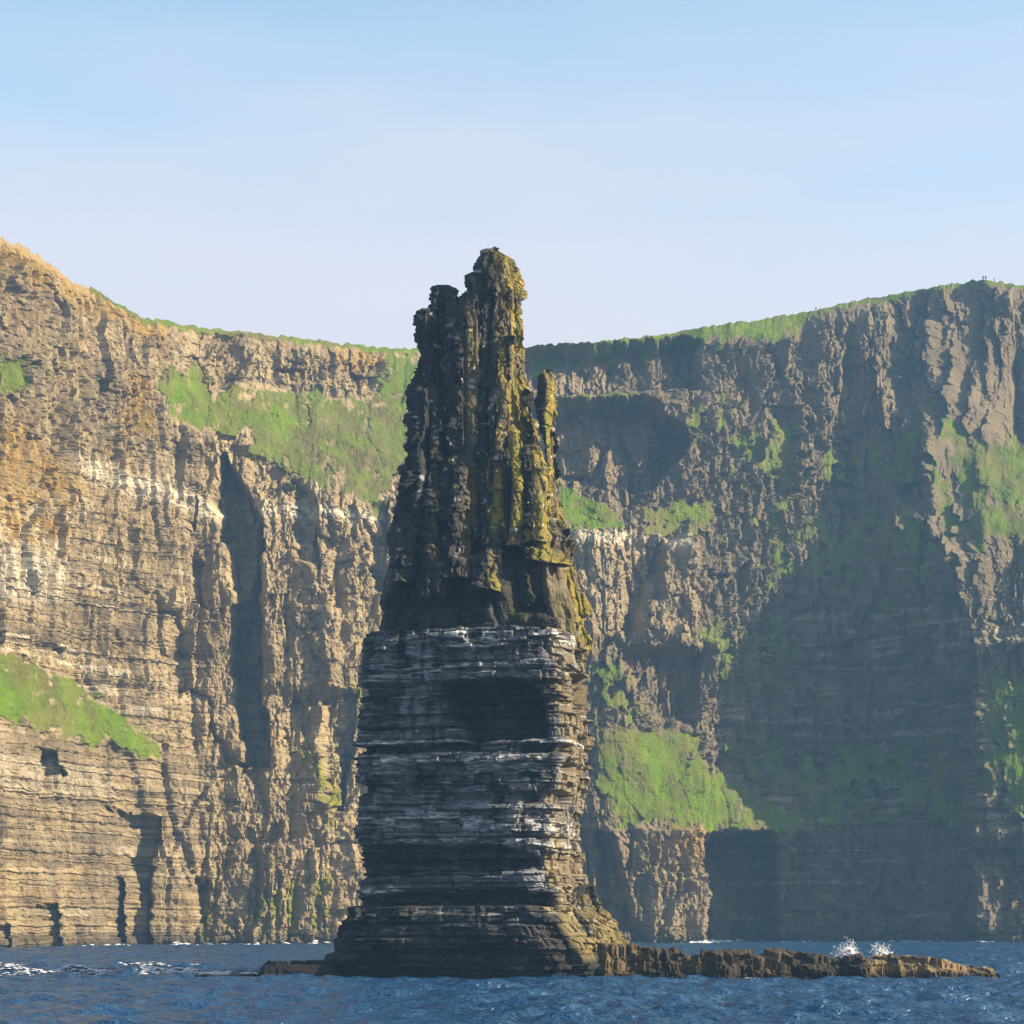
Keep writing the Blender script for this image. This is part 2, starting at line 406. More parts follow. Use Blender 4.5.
def build_cliffs():
    c = np.concatenate([np.arange(-400, -30, 6), np.arange(-30, 1056, 1.25), np.arange(1056, 1500, 6)]).astype(float)
    NV = 760
    v = np.linspace(0, 1, NV)[:, None]
    rim = np.interp(c, RIM[:, 0], RIM[:, 1])[None, :]
    Cc = np.repeat(c[None, :], NV, 0)
    Rr = rim + v * (956 - rim)
    P = np.interp(c, PLAN[:, 0], PLAN[:, 1])
    k = np.ones(9) / 9; P = np.convolve(np.pad(P, 4, 'edge'), k, 'valid')
    xb = (c - 512) * P / F
    # plan normal from a smoothed plan curve
    ks = np.ones(61) / 61
    sx = np.convolve(np.pad(xb, 30, 'edge'), ks, 'valid'); sy = np.convolve(np.pad(P, 30, 'edge'), ks, 'valid')
    tx, ty = np.gradient(sx), np.gradient(sy); tl = np.hypot(tx, ty)
    nx, ny = ty / tl, -tx / tl
    u = np.concatenate([[0], np.cumsum(np.hypot(np.diff(sx), np.diff(sy)))])
    dc = 10 * fbm(Cc / 45, Rr / 45, 3, 91); dr = 8 * fbm(Cc / 40, Rr / 40, 3, 97)
    Y = P[None, :] + setback(Cc + dc, Rr + dr)
    # rim must keep its outline: no warp there
    X = (Cc - 512) * Y / F
    Z = HC + (RH - Rr) * Y / F
    U = np.repeat(u[None, :], NV, 0)
    cw = Cc + 5 * fbm(Cc / 14, Rr / 14, 3, 5); rw = Rr + 5 * fbm(Cc / 14, Rr / 14, 3, 6)
    grass = np.zeros(Cc.shape, f32); core = grass.copy()
    for poly, soft, st in GRASS:
        rag = 0.5 * fbm(Cc / 9, Rr / 9, 3, 44)
        mk = polymask(cw, rw, poly, soft * 1.8)
        if st > .85: core = np.maximum(core, smooth(.4, .9, mk))
        mk = smooth(0.12, 0.95, mk + 1.3 * rag * smooth(0, .3, mk) - (1.08 - st) * (0.5 + 1.6 * fbm(U / 4.0, Z / 9.0, 4, 47)) - 0.7 * (1 - .75 * smooth(.4, 1, mk)) * smooth(-0.05, 0.45, fbm(U / 4, Z / 6, 4, 48)))
        grass = np.maximum(grass, mk * (0.55 + 0.45 * st))
    fringe = smooth(9, 2, (Rr - rim) + 3 * fbm(Cc / 6, Rr * 0 + 1, 3, 12))
    grass = np.maximum(grass, 0.9 * fringe * (Cc > 90))
    bul = np.zeros(Cc.shape, f32)
    cw2 = Cc + 2.5 * fbm(Cc / 8, Rr / 14, 3, 15); rw2 = Rr + 4 * fbm(Cc / 8, Rr / 14, 3, 16)
    for poly, soft, amt in BULGE:
        bul += amt * polymask(cw2, rw2, poly, soft)
    # broken rock
    wu = U + 1.2 * fbm(U / 7, Z / 12, 3, 61); wz = Z + 1.5 * fbm(U / 7, Z / 10, 3, 62)
    left = smooth(420, 250, Cc); low = smooth(62, 40, Z) ; lowleft = smooth(56, 46, Z) * smooth(200, 140, Cc)
    upr = smooth(600, 700, Cc) * smooth(500, 420, Rr)
    d = 3.2 * fbm(U / 16, Z / 70, 3, 71) + upr * (4.5 * fbm(wu / 8, Z / 45, 2, 72) + 2.2 * fbm(wu / 3.5, Z / 18, 2, 73))
    rid = 1 - 2 * np.abs(fbm(wu / 9, Z / 60, 2, 74)); d += 2.2 * (rid - 0.5)
    plate = smooth(250, 190, Cc) * smooth(440, 470, Rr)
    d += blocks(wu, wz, 11, 22, 1.7, 81) * (1 - 0.6 * lowleft)
    d += blocks(wu, wz, 4.2, 9.0, 1.15, 82, tilt=1.0) * (1 - 0.7 * lowleft) * (1 - .6 * plate) * (1 - .3 * left)
    d += blocks(wu, wz, 1.9, 3.8, 0.62, 83, tilt=1.0) * (1 - 0.7 * lowleft) * (1 - .55 * plate) * (1 - .3 * left)
    d += blocks(wu, wz, 0.95, 1.5, 0.32, 84, tilt=1.0) * (1 - .5 * plate)
    d += 0.5 * fbm(U / 1.6, Z / 3.0, 3, 88)
    pr, jr, nt, bk, fr = beds(Z, wu, 7, 0.8, 5.0, 5.0)
    strata = 0.10 + 0.6 * lowleft + 0.25 * low * (1 - lowleft) + .35 * smooth(650, 760, Cc) * smooth(560, 640, Rr)
    d += strata * (0.85 * pr + 0.25 * jr - 0.45 * nt)
    col = worley(wu / 2.4 + 0.15 * np.sin(Z / 9.0), wz / 17.0, 89); d += (1 - 0.7 * lowleft) * (0.75 * col[0] + 0.9 * col[1] * col[3])
    pr3, jr3, nt3, bk3, _ = beds(Z, wu, 8, 0.35, 1.8, 9.0, warp=0.1)
    d += (.18 + .5 * plate) * (0.40 * pr3 + 0.12 * jr3 - 0.45 * nt3)
    g = grass
    rockamp = 1 - 0.85 * np.maximum(smooth(0.3, 0.8, g), .9 * core)
    rimk = smooth(0, 22, Rr - rim)               # keep the skyline where it is
    tuss = 0.9 * fbm(U / 7.0, Z / 5, 3, 93) + 0.05 * blocks(U, Z, 1.8, 1.4, 1.0, 95)
    disp = (d * rockamp + tuss * g) * (0.15 + 0.85 * rimk) 
    X2 = X + nx[None, :] * disp; Y2 = Y + ny[None, :] * disp - bul
    Z2 = Z + (0.35 * fbm(U / 2.5, Z / 2.5, 3, 99)) * (0.3 + 0.7 * rimk) + fringe * 0.7 * fbm(U / 1.5, U * 0 + 3, 3, 13)
    # paler, ochre and algae zones of the rock; grey also paints in shade
    pale = np.zeros(Cc.shape, f32); ochre = pale.copy(); algae = pale.copy()
    for poly, s in [([(65, 455), (120, 470), (220, 505), (222, 518), (120, 492), (60, 470)], 5), ([(-60, 480), (72, 500), (70, 600), (-60, 600)], 12),
                    ([(245, 502), (330, 508), (380, 512), (380, 522), (245, 516)], 4), ([(575, 530), (690, 535), (690, 550), (575, 545)], 4),
                    ([(-60, 740), (110, 770), (130, 800), (-60, 790)], 8),
                    ([(874, 742), (886, 742), (888, 764), (876, 760)], 3)]:
        pale = np.maximum(pale, polymask(cw2, rw2, poly, s))
    pale = np.maximum(pale, 0.9 * (pr3 > 0.45) * smooth(240, 120, Cc) * smooth(450, 500, Rr) * smooth(-0.25, 0.25, fbm(U / 14, Z / 2.5, 3, 101)))
    olive = polymask(cw, rw, [(250, 430), (390, 400), (405, 470), (372, 515), (300, 490)], 22)
    pale = np.maximum(pale, .42 * (pr3 > 0.3) * smooth(640, 740, Cc) * smooth(520, 600, Rr) * smooth(-.05, .35, fbm(U / 9, Z / 2.2, 4, 103)))
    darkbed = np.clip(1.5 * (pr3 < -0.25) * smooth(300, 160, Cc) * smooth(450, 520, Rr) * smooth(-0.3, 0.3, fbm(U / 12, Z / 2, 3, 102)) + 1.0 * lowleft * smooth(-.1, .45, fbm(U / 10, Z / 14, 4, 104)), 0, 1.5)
    for poly, s in [([(-60, 205), (0, 235), (80, 285), (170, 320), (170, 345), (80, 318), (0, 268), (-60, 250)], 8), ([(120, 375), (150, 380), (150, 440), (118, 430)], 10),
                    ([(-60, 410), (20, 420), (70, 470), (70, 560), (-60, 520)], 12), ([(670, 826), (705, 826), (705, 870), (672, 870)], 6),
                    ([(335, 350), (390, 352), (385, 372), (335, 368)], 6)]:
        ochre = np.maximum(ochre, polymask(cw2, rw2, poly, s))
    for poly, s in [([(208, 905), (222, 900), (222, 945), (206, 945)], 4), ([(258, 895), (276, 890), (276, 935), (258, 938)], 4), ([(285, 870), (297, 880), (300, 930), (287, 935)], 4),
                    ([(310, 880), (330, 875), (328, 930), (312, 935)], 4), ([(300, 740), (330, 760), (345, 830), (330, 830)], 6), ([(352, 680), (368, 680), (366, 740), (350, 740)], 5)]:
        algae = np.maximum(algae, polymask(cw2, rw2, poly, s))
    pale = pale * np.where((Rr > 730) & (Cc < 200), .45, 1.0)
    algae *= smooth(-0.25, 0.2, fbm(Cc / 6, Rr / 12, 3, 77))
    grey = np.maximum(smooth(430, 660, Cc) * 0.95, .55 * darkbed)  # right-hand wall painted darker for its shade; dark beds on the left
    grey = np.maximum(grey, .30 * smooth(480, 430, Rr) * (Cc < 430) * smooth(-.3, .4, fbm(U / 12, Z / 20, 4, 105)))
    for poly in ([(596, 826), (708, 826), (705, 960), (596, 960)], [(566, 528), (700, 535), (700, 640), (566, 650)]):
        grey = grey * (1 - .6 * polymask(cw2, rw2, poly, 8))  # sunlit walls kept lighter in the colour
    # the ground behind the rim
    rows = []
    for dist, up in [(2, .25), (8, .7), (30, 2), (120, 8), (500, 25)]:
        ox, oy = -nx * dist, -ny * dist
        rows.append((X2[0] + ox * 0.3, Y2[0] + dist * 0.97, Z2[0] + up))
    XX = np.vstack([np.array([r[0] for r in rows])[::-1], X2]); YY = np.vstack([np.array([r[1] for r in rows])[::-1], Y2]); ZZ = np.vstack([np.array([r[2] for r in rows])[::-1], Z2])
    pad = lambda a, val: np.vstack([np.full((len(rows), a.shape[1]), val), a])
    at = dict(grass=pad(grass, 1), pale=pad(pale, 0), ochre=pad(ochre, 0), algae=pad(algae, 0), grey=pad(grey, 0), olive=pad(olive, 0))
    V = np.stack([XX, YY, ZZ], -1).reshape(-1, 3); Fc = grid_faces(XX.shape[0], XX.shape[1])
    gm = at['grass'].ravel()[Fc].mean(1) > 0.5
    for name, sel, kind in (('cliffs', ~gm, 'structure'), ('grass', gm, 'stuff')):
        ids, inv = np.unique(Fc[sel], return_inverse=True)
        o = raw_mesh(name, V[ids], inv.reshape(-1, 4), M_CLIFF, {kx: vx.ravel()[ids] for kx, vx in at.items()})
        tag(o, kind=kind)
    return c, u, nx, ny, X2, Y2, Z2

CL = build_cliffs()

# ------------------------------------------------------------------ the sea
def wave_height(x, y):
    rg = np.random.RandomState(11)
    z = np.zeros(x.shape, f32)
    for i in range(46):
        lam = 1.3 * (9.0 / 1.3) ** rg.rand(); kk = 2 * math.pi / lam
        th = rad(-100) + rg.randn() * 0.75
        a = 0.0115 * lam ** 1.0 * (0.6 + 0.8 * rg.rand())
        ph = kk * (math.cos(th) * x + math.sin(th) * y) + rg.rand() * 6.283
        z += (a * (np.sin(ph) + 0.25 * np.cos(2 * ph))).astype(f32)
    gust = 0.75 + 0.5 * fbm(x / 40, y / 70, 3, 19)
    return z * gust

def sea_z(x, y):
    z = wave_height(x, y)
    # the swell heaping up against the low rocks on the left
    px = 512 + F * x / y
    sw = 0.75 * np.exp(-((y - 196) / 4.0) ** 2) * smooth(300, 150, px) * smooth(-400, 20, px) * (0.7 + 0.5 * fbm(x / 5, y / 5, 3, 8))
    sw += 0.5 * np.exp(-((y - 232) / 7.0) ** 2) * smooth(300, 150, px) * (0.6 + 0.6 * fbm(x / 7, y / 6, 3, 9))
    return z + sw

def build_sea():
    c = np.concatenate([np.linspace(-2600, -260, 60)[:-1], np.arange(-260, 1290, 1.6), np.linspace(1290, 3600, 60)[1:]])
    y = np.concatenate([np.linspace(20, 95, 30)[:-1], np.arange(95, 330, 0.5), np.arange(330, 640, 1.2), np.linspace(641, 1100, 20)])
    Cc, Yy = np.meshgrid(c, y); X = (Cc - 512) * Yy / F
    Z = sea_z(X.astype(f32), Yy.astype(f32)) * smooth(1100, 600, Yy)
    o = raw_mesh('sea', np.stack([X, Yy, Z], -1), grid_faces(len(y), len(c)), M_WATER, smooth_shade=True)
    tag(o, kind='structure')
build_sea()

# ------------------------------------------------------------------ the sea stack
D = 196.0
mpp = D / F
def zrow(r, d=D): return HC + (RH - np.asarray(r, float)) * d / F
def xcol(c, d=D): return (np.asarray(c, float) - 512) * d / F

def loft(name, L, R, yc, depth, phi=14.0, expo=4.0, nth=420, dz=0.075, disp=None, parent=None, mat=None, taper=0.8, lean=0.0, attr=None, seed=0, ymin=None):
    """rock body between a left and a right outline (lists of picture column, row), a rounded-box plan turned by phi"""
    L = np.array(L, float); R = np.array(R, float)
    rt, rb = min(L[:, 1].min(), R[:, 1].min()), max(L[:, 1].max(), R[:, 1].max())
    zt, zb = float(zrow(rt)), float(zrow(rb))
    nz = max(12, int((zt - zb) / dz))
    z = np.linspace(zb, zt, nz); row = RH - (z - HC) * F / D
    xl = xcol(np.interp(row, L[:, 1], L[:, 0])); xr = xcol(np.interp(row, R[:, 1], R[:, 0]))
    t = np.clip((zt - z) / taper, 0, 1); cap = np.sqrt(1 - (1 - t) ** 2) * 0.55 + 0.45   # rounded-off top edge
    cx = (xl + xr) / 2; hw = (xr - xl) / 2 * cap
    dep = np.interp(z, [zb, zt], depth) * cap if isinstance(depth, (tuple, list)) else depth * cap
    th = np.linspace(0, 2 * math.pi, nth, endpoint=False)
    # denser on the side towards the viewer
    th = th + 0.35 * np.sin(2 * th) * 0 + 0.0
    ct, st = np.cos(th), np.sin(th)
    rr = (np.abs(ct) ** expo + np.abs(st) ** expo) ** (-1 / expo)
    p = rad(phi)
    bx, by = rr * ct, rr * st
    # scale so the turned box spans exactly hw
    dep = np.minimum(dep, 0.8 * hw / max(math.sin(p), .05))
    qx, qy = bx[::6], by[::6]
    lo, hi = 0.05 * hw, 1.3 * hw
    for _ in range(16):
        a0 = (lo + hi) / 2
        k = np.max(np.abs(qx[None, :] * math.cos(p) * a0[:, None] + qy[None, :] * math.sin(p) * dep[:, None]), 1)
        lo = np.where(k < hw, a0, lo); hi = np.where(k < hw, hi, a0)
    lx = bx[None, :] * a0[:, None]; ly = by[None, :] * dep[:, None]
    X = cx[:, None] + lx * math.cos(p) + ly * math.sin(p)
    Y = (yc + lean * (z - zb))[:, None] - lx * math.sin(p) + ly * math.cos(p)
    # outward normals in plan
    tX = np.roll(X, -1, 1) - np.roll(X, 1, 1); tY = np.roll(Y, -1, 1) - np.roll(Y, 1, 1)
    tl = np.hypot(tX, tY) + 1e-9; NX, NY = tY / tl, -tX / tl
    mid = nz // 2
    u = np.concatenate([[0], np.cumsum(np.hypot(np.diff(X[mid]), np.diff(Y[mid])))]) + seed * 57.0
    U = np.repeat(u[None, :], nz, 0)
    # fade seam
    Zg = np.repeat(z[:, None], nth, 1)
    col = 512 + X * F / D
    rowg = np.repeat(row[:, None], nth, 1)
    dd = disp(U, Zg, col, rowg, NX, NY) if disp else 0
    seam = smooth(0, 1.5, U - u[0]) * smooth(0, 1.5, u[-1] - U)
    dd = dd * (0.3 + 0.7 * seam)
    X = X + NX * dd; Y = Y + NY * dd
    Zg = Zg + 0.10 * fbm(U / 1.2, Zg / 1.2, 3, seed + 5)
    at = attr(U, Zg, col, rowg, NX, NY, dd) if attr else {}
    # close the top with shrinking rings
    Xr, Yr, Zr = [X], [Y], [Zg]
    cxm, cym = X[-1].mean(), Y[-1].mean()
    for s in (0.8, 0.55, 0.3, 0.02):
        Xr.append((cxm + (X[-1] - cxm) * s)[None]); Yr.append((cym + (Y[-1] - cym) * s)[None])
        Zr.append((Zg[-1] + 0.25 * (1 - s) * (0.6 + vn(X[-1] * s * 2, Y[-1] * s * 2, seed)))[None])
    X = np.vstack(Xr); Y = np.vstack(Yr); Zg = np.vstack(Zr)
    at = {kx: np.vstack([vx] + [vx[-1:]] * 4) for kx, vx in at.items()}
    return raw_mesh(name, np.stack([X, Y, Zg], -1), grid_faces(X.shape[0], nth, True), mat, at, parent)

SLOTS = [  # dark hollows and shelves of the layered block: outline, depth
    ([(442, 692), (520, 690), (540, 705), (545, 745), (470, 748), (450, 720)], 3, -3.6),
    ([(388, 662), (412, 662), (412, 673), (388, 673)], 2, -1.0), ([(440, 660), (512, 658), (512, 671), (440, 672)], 2, -1.2),
    ([(356, 750), (480, 750), (480, 757), (356, 757)], 1.5, -1.1), ([(520, 752), (570, 752), (570, 760), (520, 760)], 1.5, -1.0),
    ([(356, 786), (378, 786), (378, 796), (356, 796)], 2, -1.0), ([(400, 778), (470, 782), (465, 792), (400, 790)], 2, -0.8),
    ([(520, 800), (572, 796), (572, 808), (520, 808)], 2, -1.1), ([(440, 798), (500, 800), (500, 808), (440, 808)], 2, -0.8),
    ([(356, 848), (500, 848), (540, 860), (540, 872), (356, 880)], 3, -0.9),
    ([(405, 893), (545, 893), (570, 915), (364, 912), (364, 902)], 3, -0.8),
    ([(540, 855), (582, 855), (578, 885), (545, 890)], 3, -0.5),
    ([(410, 765), (418, 765), (418, 810), (408, 810)], 2, -0.8),
    ([(568, 672), (591, 675), (592, 716), (572, 718)], 2.5, -2.2), ([(573, 736), (590, 738), (590, 748), (576, 746)], 2, -1.3),
    ([(565, 765), (582, 768), (580, 780), (566, 778)], 2, -1.2),
]
def disp_block(U, Z, c, r, NX, NY):
    pr, jr, nt, bk, fr = beds(Z, U, 21, 0.25, 1.5, 2.6, 85, 0.12)
    pr2, jr2, nt2, _, _ = beds(Z, U, 22, 0.12, 0.5, 1.2, 85, 0.06)
    d = -0.25 + 0.26 * pr + 0.26 * jr - 0.35 * nt + (0.13 * pr2 + 0.14 * jr2 - 0.10 * nt2) * (1 - .55 * smooth(.3, .8, np.abs(NX)))
    k3 = beds(Z, U, 29, 0.4, 1.3, 2.2, 85, 0.08)
    d -= 0.75 * smooth(.35, .5, k3[1] + .25 * vn(U / 6, Z / 6, 30)) * (np.abs(2 * k3[4] - 1) < .92)
    d += 0.3 * blocks(U, Z, 2.2, 2.6, 1.0, 28, 0.6, .3) + 0.2 * smooth(.5, 1, k3[0])
    d += 0.5 * fbm(U / 5, Z / 9, 3, 23) + blocks(U, Z, 3.0, 2.0, 0.25, 24) + 0.12 * fbm(U / .5, Z / .35, 3, 25)
    d *= 1 - .35 * smooth(.4, .8, np.abs(NX))
    for poly, s, a in SLOTS:
        cw = c + 2.5 * fbm(U / 1.0, Z / .6, 3, 26); rw = r + 1.5 * fbm(U / 2, Z / .5, 2, 27)
        d += a * polymask(cw, rw, poly, s) * (NY < 0.3)
    return d

CLEFTS = [  # upright cracks down the crag: line, half width in px, depth
    ([(459, 284), (463, 320), (466, 380), (470, 440), (474, 520), (478, 570)], 3.2, -1.6), ([(438, 330), (434, 390), (430, 450), (424, 520), (420, 590)], 2.2, -0.9),
    ([(489, 300), (488, 360), (486, 430), (492, 500), (494, 560)], 2.6, -1.3), ([(512, 400), (513, 450), (508, 500), (506, 560)], 2.4, -1.2),
    ([(527, 420), (531, 470), (536, 520), (540, 560)], 2.0, -1.2), ([(552, 500), (552, 540)], 2.0, -1.2), ([(450, 470), (448, 540), (452, 600)], 2.0, -0.8),
    ([(404, 500), (402, 560), (398, 620)], 2.0, -0.6), ([(476, 560), (500, 556), (540, 552)], 2.0, -0.6)]
def cleft(c, r, line, wdt):
    line = np.array(line, f32); m = (r > line[:, 1].min() - 4) & (r < line[:, 1].max() + 4)
    if abs(line[-1, 1] - line[0, 1]) > 12:
        x = np.interp(r, line[:, 1], line[:, 0]); e = smooth(line[:, 1].min() - 4, line[:, 1].min() + 10, r) * smooth(line[:, 1].max() + 4, line[:, 1].max() - 10, r)
        return np.exp(-((c - x) / wdt) ** 2) * m * e
    y = np.interp(c, line[:, 0], line[:, 1]); return np.exp(-((r - y) / wdt) ** 2) * (c > line[0, 0]) * (c < line[-1, 0])

def disp_crag(U, Z, c, r, NX, NY):
    wu = U + 0.5 * fbm(U / 3, Z / 5, 3, 31); wz = Z + 0.6 * fbm(U / 3, Z / 4, 3, 32)
    d = 0.55 * fbm(U / 3.5, Z / 12, 3, 33) + blocks(wu, wz, 2.6, 5.0, 0.5, 34, 1.0) + blocks(wu, wz, 1.2, 1.8, 0.30, 35, 1.0) + blocks(wu, wz, .5, .6, 0.19, 36, 1.0)
    pr, jr, nt, _, _ = beds(Z, U, 37, 0.3, 1.3, 1.5, 85, 0.3)
    for pl, wdt, a in CLEFTS:
        d += a * cleft(c + 2.0 * fbm(U / 1.5, Z / 3, 3, 39), r, pl, wdt) * (NY < .4)
    return d - 0.3 + 0.10 * pr + 0.14 * jr - 0.09 * nt + 0.16 * fbm(U / .4, Z / .4, 3, 38)

def disp_mid(U, Z, c, r, NX, NY):
    wu = U + 0.5 * fbm(U / 3, Z / 5, 3, 41); wz = Z + 0.5 * fbm(U / 3, Z / 4, 3, 42)
    d = -1.6 * polymask(c + 3 * fbm(U / 1.5, Z / 1.5, 3, 40), r + 3 * fbm(U / 2, Z, 3, 48), [(506, 549), (566, 545), (570, 600), (562, 626), (512, 618)], 4) * (NY < .3) + 0.5 * fbm(U / 5, Z / 12, 3, 43) + blocks(wu, wz, 3.2, 6, 0.55, 44, 1.0) + blocks(wu, wz, 1.3, 2.6, 0.30, 45, 1.0) + blocks(wu, wz, .6, .9, 0.12, 49, 1.0) + 0.10 * fbm(U / .6, Z / .8, 3, 46)
    pr, jr, nt, _, _ = beds(Z, U, 47, 0.5, 2.2, 2.5, 85, 0.3)
    return d + 0.14 * pr + 0.10 * jr - 0.12 * nt

def disp_thin(*a): return 0.75 * disp_crag(*a)
def disp_shoulder(U, Z, c, r, NX, NY):
    t = smooth(575, 530, r)
    return disp_mid(U, Z, c, r, NX, NY) * (1 - t) * (1 - .6 * smooth(.4, .8, np.abs(NX))) + disp_crag(U, Z, c, r, NX, NY) * t

def zeros(U): return np.zeros(U.shape, f32)
GUANO = [([(356, 745), (420, 745), (480, 747), (480, 749.5), (356, 749.5)], 1), ([(520, 746), (580, 747), (592, 750), (592, 752), (520, 750)], 1),
         ([(380, 676), (535, 672), (535, 677), (380, 681)], 2), ([(450, 641), (580, 647), (585, 651), (520, 648), (450, 643)], 1),
         ([(358, 815), (440, 818), (572, 826), (588, 838), (540, 838), (420, 828), (358, 822)], 5), ([(363, 838), (440, 840), (575, 846), (575, 850), (363, 843)], 2),
         ([(364, 888), (410, 885), (410, 894), (364, 894)], 2.5), ([(415, 868), (510, 868), (510, 873), (415, 873)], 2),
         ([(470, 760), (540, 762), (540, 776), (460, 776)], 5), ([(360, 763), (440, 762), (440, 770), (360, 770)], 3), ([(540, 640), (575, 644), (578, 652), (545, 650)], 2),
         ([(445, 640), (500, 640), (500, 660), (450, 656)], 4)]
WASH = [([(404, 640), (440, 640), (440, 760), (404, 760)], 6, .9), ([(500, 845), (545, 848), (545, 900), (520, 900)], 5, .8), ([(380, 796), (480, 798), (570, 830), (380, 828)], 8, .6),
        ([(358, 640), (580, 640), (580, 690), (358, 690)], 12, .5), ([(358, 760), (575, 760), (585, 845), (358, 845)], 15, .4), ([(560, 645), (560, 690), (480, 690)], 8, .4)]
def attr_block(U, Z, c, r, NX, NY, dd):
    g = zeros(U); w = zeros(U)
    cw = c + 6 * fbm(U / 1.5, Z / .5, 3, 51); rw = r + 2.0 * fbm(U / 3, Z / .7, 2, 52)
    rag = fbm(U / 1.4, Z / .22, 4, 53)
    hol = polymask(c + 3 * fbm(U / 1.0, Z / .6, 3, 26), r, [(438, 690), (520, 688), (545, 705), (550, 746), (470, 748), (446, 720)], 4)  # hollows lose their pale tones, shade painted into the recess
    for q in (0, 5, 6, 9, 10, 11): hol = np.maximum(hol, polymask(cw, rw, SLOTS[[0, 3, 4, 5, 9, 10][[0, 5, 6, 9, 10, 11].index(q)]][0], 3))
    for poly, s in GUANO:
        g = np.maximum(g, polymask(cw, rw, poly, s) * smooth(-.35, .25, rag))
    for poly, s, a in WASH:
        w = np.maximum(w, a * polymask(c + 3 * fbm(U / 1, Z / 4, 3, 54), r, poly, s) * smooth(-.5, .4, fbm(U / .8, Z / 5, 4, 55)))
    pr, jr, nt, _, fr = beds(Z, U, 21, 0.25, 1.5, 2.6, 85, 0.12)
    ledge = smooth(.68, .95, fr) * smooth(.0, .4, pr + .5 * jr) * smooth(-.15, .3, fbm(U / 2.2, Z / .5, 3, 56))
    fine = smooth(.75, .97, beds(Z, U, 22, 0.12, 0.5, 1.2, 85, 0.06)[4]) * smooth(-.05, .4, fbm(U / 1.8, Z / .35, 4, 156))
    g = np.maximum(g * smooth(-.45, .15, fbm(U / .6, Z / .13, 3, 157)), np.maximum(.8 * ledge * smooth(-.3, .3, fbm(U / .6, Z / .3, 3, 158)), .7 * fine) * (Z > 6) * (Z < 32)) * (1 - .9 * hol)
    w = np.clip(1.4 * w, 0, 1) * (1 - .9 * hol)
    sun_warm = smooth(.45, .85, NX + .2 * fbm(U / 1, Z / 1, 3, 57))  # faces turned to the sun lightened in the colour
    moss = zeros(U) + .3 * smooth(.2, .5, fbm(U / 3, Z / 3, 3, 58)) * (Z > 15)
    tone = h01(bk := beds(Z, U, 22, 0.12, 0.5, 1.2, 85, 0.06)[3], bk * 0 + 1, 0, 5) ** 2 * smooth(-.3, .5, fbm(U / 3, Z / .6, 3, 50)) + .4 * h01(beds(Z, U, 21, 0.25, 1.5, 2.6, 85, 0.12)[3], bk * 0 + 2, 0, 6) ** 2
    return dict(tone=np.clip(1.25 * tone + .12, 0, 1) * (Z < 31) * (1 - .9 * hol), guano=g, wash=w, sun_warm=sun_warm, lit_lichen=0.3 * sun_warm * smooth(.0, .5, fbm(U / 2, Z / 2, 3, 59)), moss=moss)

def attr_crag(U, Z, c, r, NX, NY, dd):
    lit = smooth(-.1, .4, NX)  # sunward side; sunlight put into the colour as ochre and tan
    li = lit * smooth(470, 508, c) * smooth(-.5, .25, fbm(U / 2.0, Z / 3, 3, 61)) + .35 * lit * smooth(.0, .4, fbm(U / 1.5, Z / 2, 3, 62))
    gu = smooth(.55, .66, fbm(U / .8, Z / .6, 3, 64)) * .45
    sun_warm = .6 * lit * smooth(430, 500, c)
    mo = .8 * smooth(-.1, .4, fbm(U / 2, Z / 3, 3, 65)) * smooth(430, 520, c)
    return dict(guano=gu, wash=zeros(U), sun_warm=sun_warm, lit_lichen=np.clip(li, 0, 1), moss=mo * (1 - np.clip(li, 0, 1)))

def attr_mid(U, Z, c, r, NX, NY, dd):
    sun_warm = smooth(.35, .8, NX)  # sunlight painted on right-turned faces
    li = smooth(.1, .6, NX) * smooth(560, 578, c) * smooth(-.4, .2, fbm(U / 2, Z / 3, 3, 66))  # lichen only along the sunlit right edge, brightening it
    mo = smooth(-.15, .3, fbm(U / 3, Z / 4, 3, 67)) * (0.35 + .6 * smooth(490, 530, c))
    w = .35 * smooth(0, .5, fbm(U / 2, Z / 6, 3, 68))
    gu = smooth(.5, .62, fbm(U / 1.2, Z / .4, 3, 69)) * .5 * smooth(620, 640, r)
    return dict(guano=gu, wash=w, sun_warm=sun_warm * .7, lit_lichen=li, moss=mo)

def attr_foot(U, Z, c, r, NX, NY, dd):
    sun_warm = smooth(.4, .8, NX + .2 * fbm(U / 1, Z / 1, 3, 71)) * smooth(1.2, 3.0, Z)  # right side of the foot tinted as sunlit
    base = .10 * smooth(-.2, .4, fbm(U / 2, Z / 2, 3, 72)) * (Z < 5)
    gu = smooth(.35, .6, fbm(U / 2.0, Z / .25, 3, 73)) * .35 * (Z > 4.2)
    return dict(guano=gu, wash=zeros(U), sun_warm=np.maximum(sun_warm, base), lit_lichen=.4 * sun_warm, moss=zeros(U))

stack = empty('sea_stack', (0.0, 196.0, 0.0))
tag(stack, 'tall dark sea stack of layered rock, ochre pinnacles on top, standing alone in the sea', 'sea stack')
YC = 196.0
def part(name, *a, **k):
    o = loft(name, *a, parent=stack, mat=M_STACK, **k)
    o.matrix_parent_inverse = stack.matrix_world.inverted()
    me = o.data                                     # keep coordinates local to the stack's base
    co = np.empty(len(me.vertices) * 3, f32); me.vertices.foreach_get('co', co)
    co = co.reshape(-1, 3); co[:, 1] -= 196.0; me.vertices.foreach_set('co', co.ravel()); me.update()
    o.matrix_parent_inverse.identity()
    return o

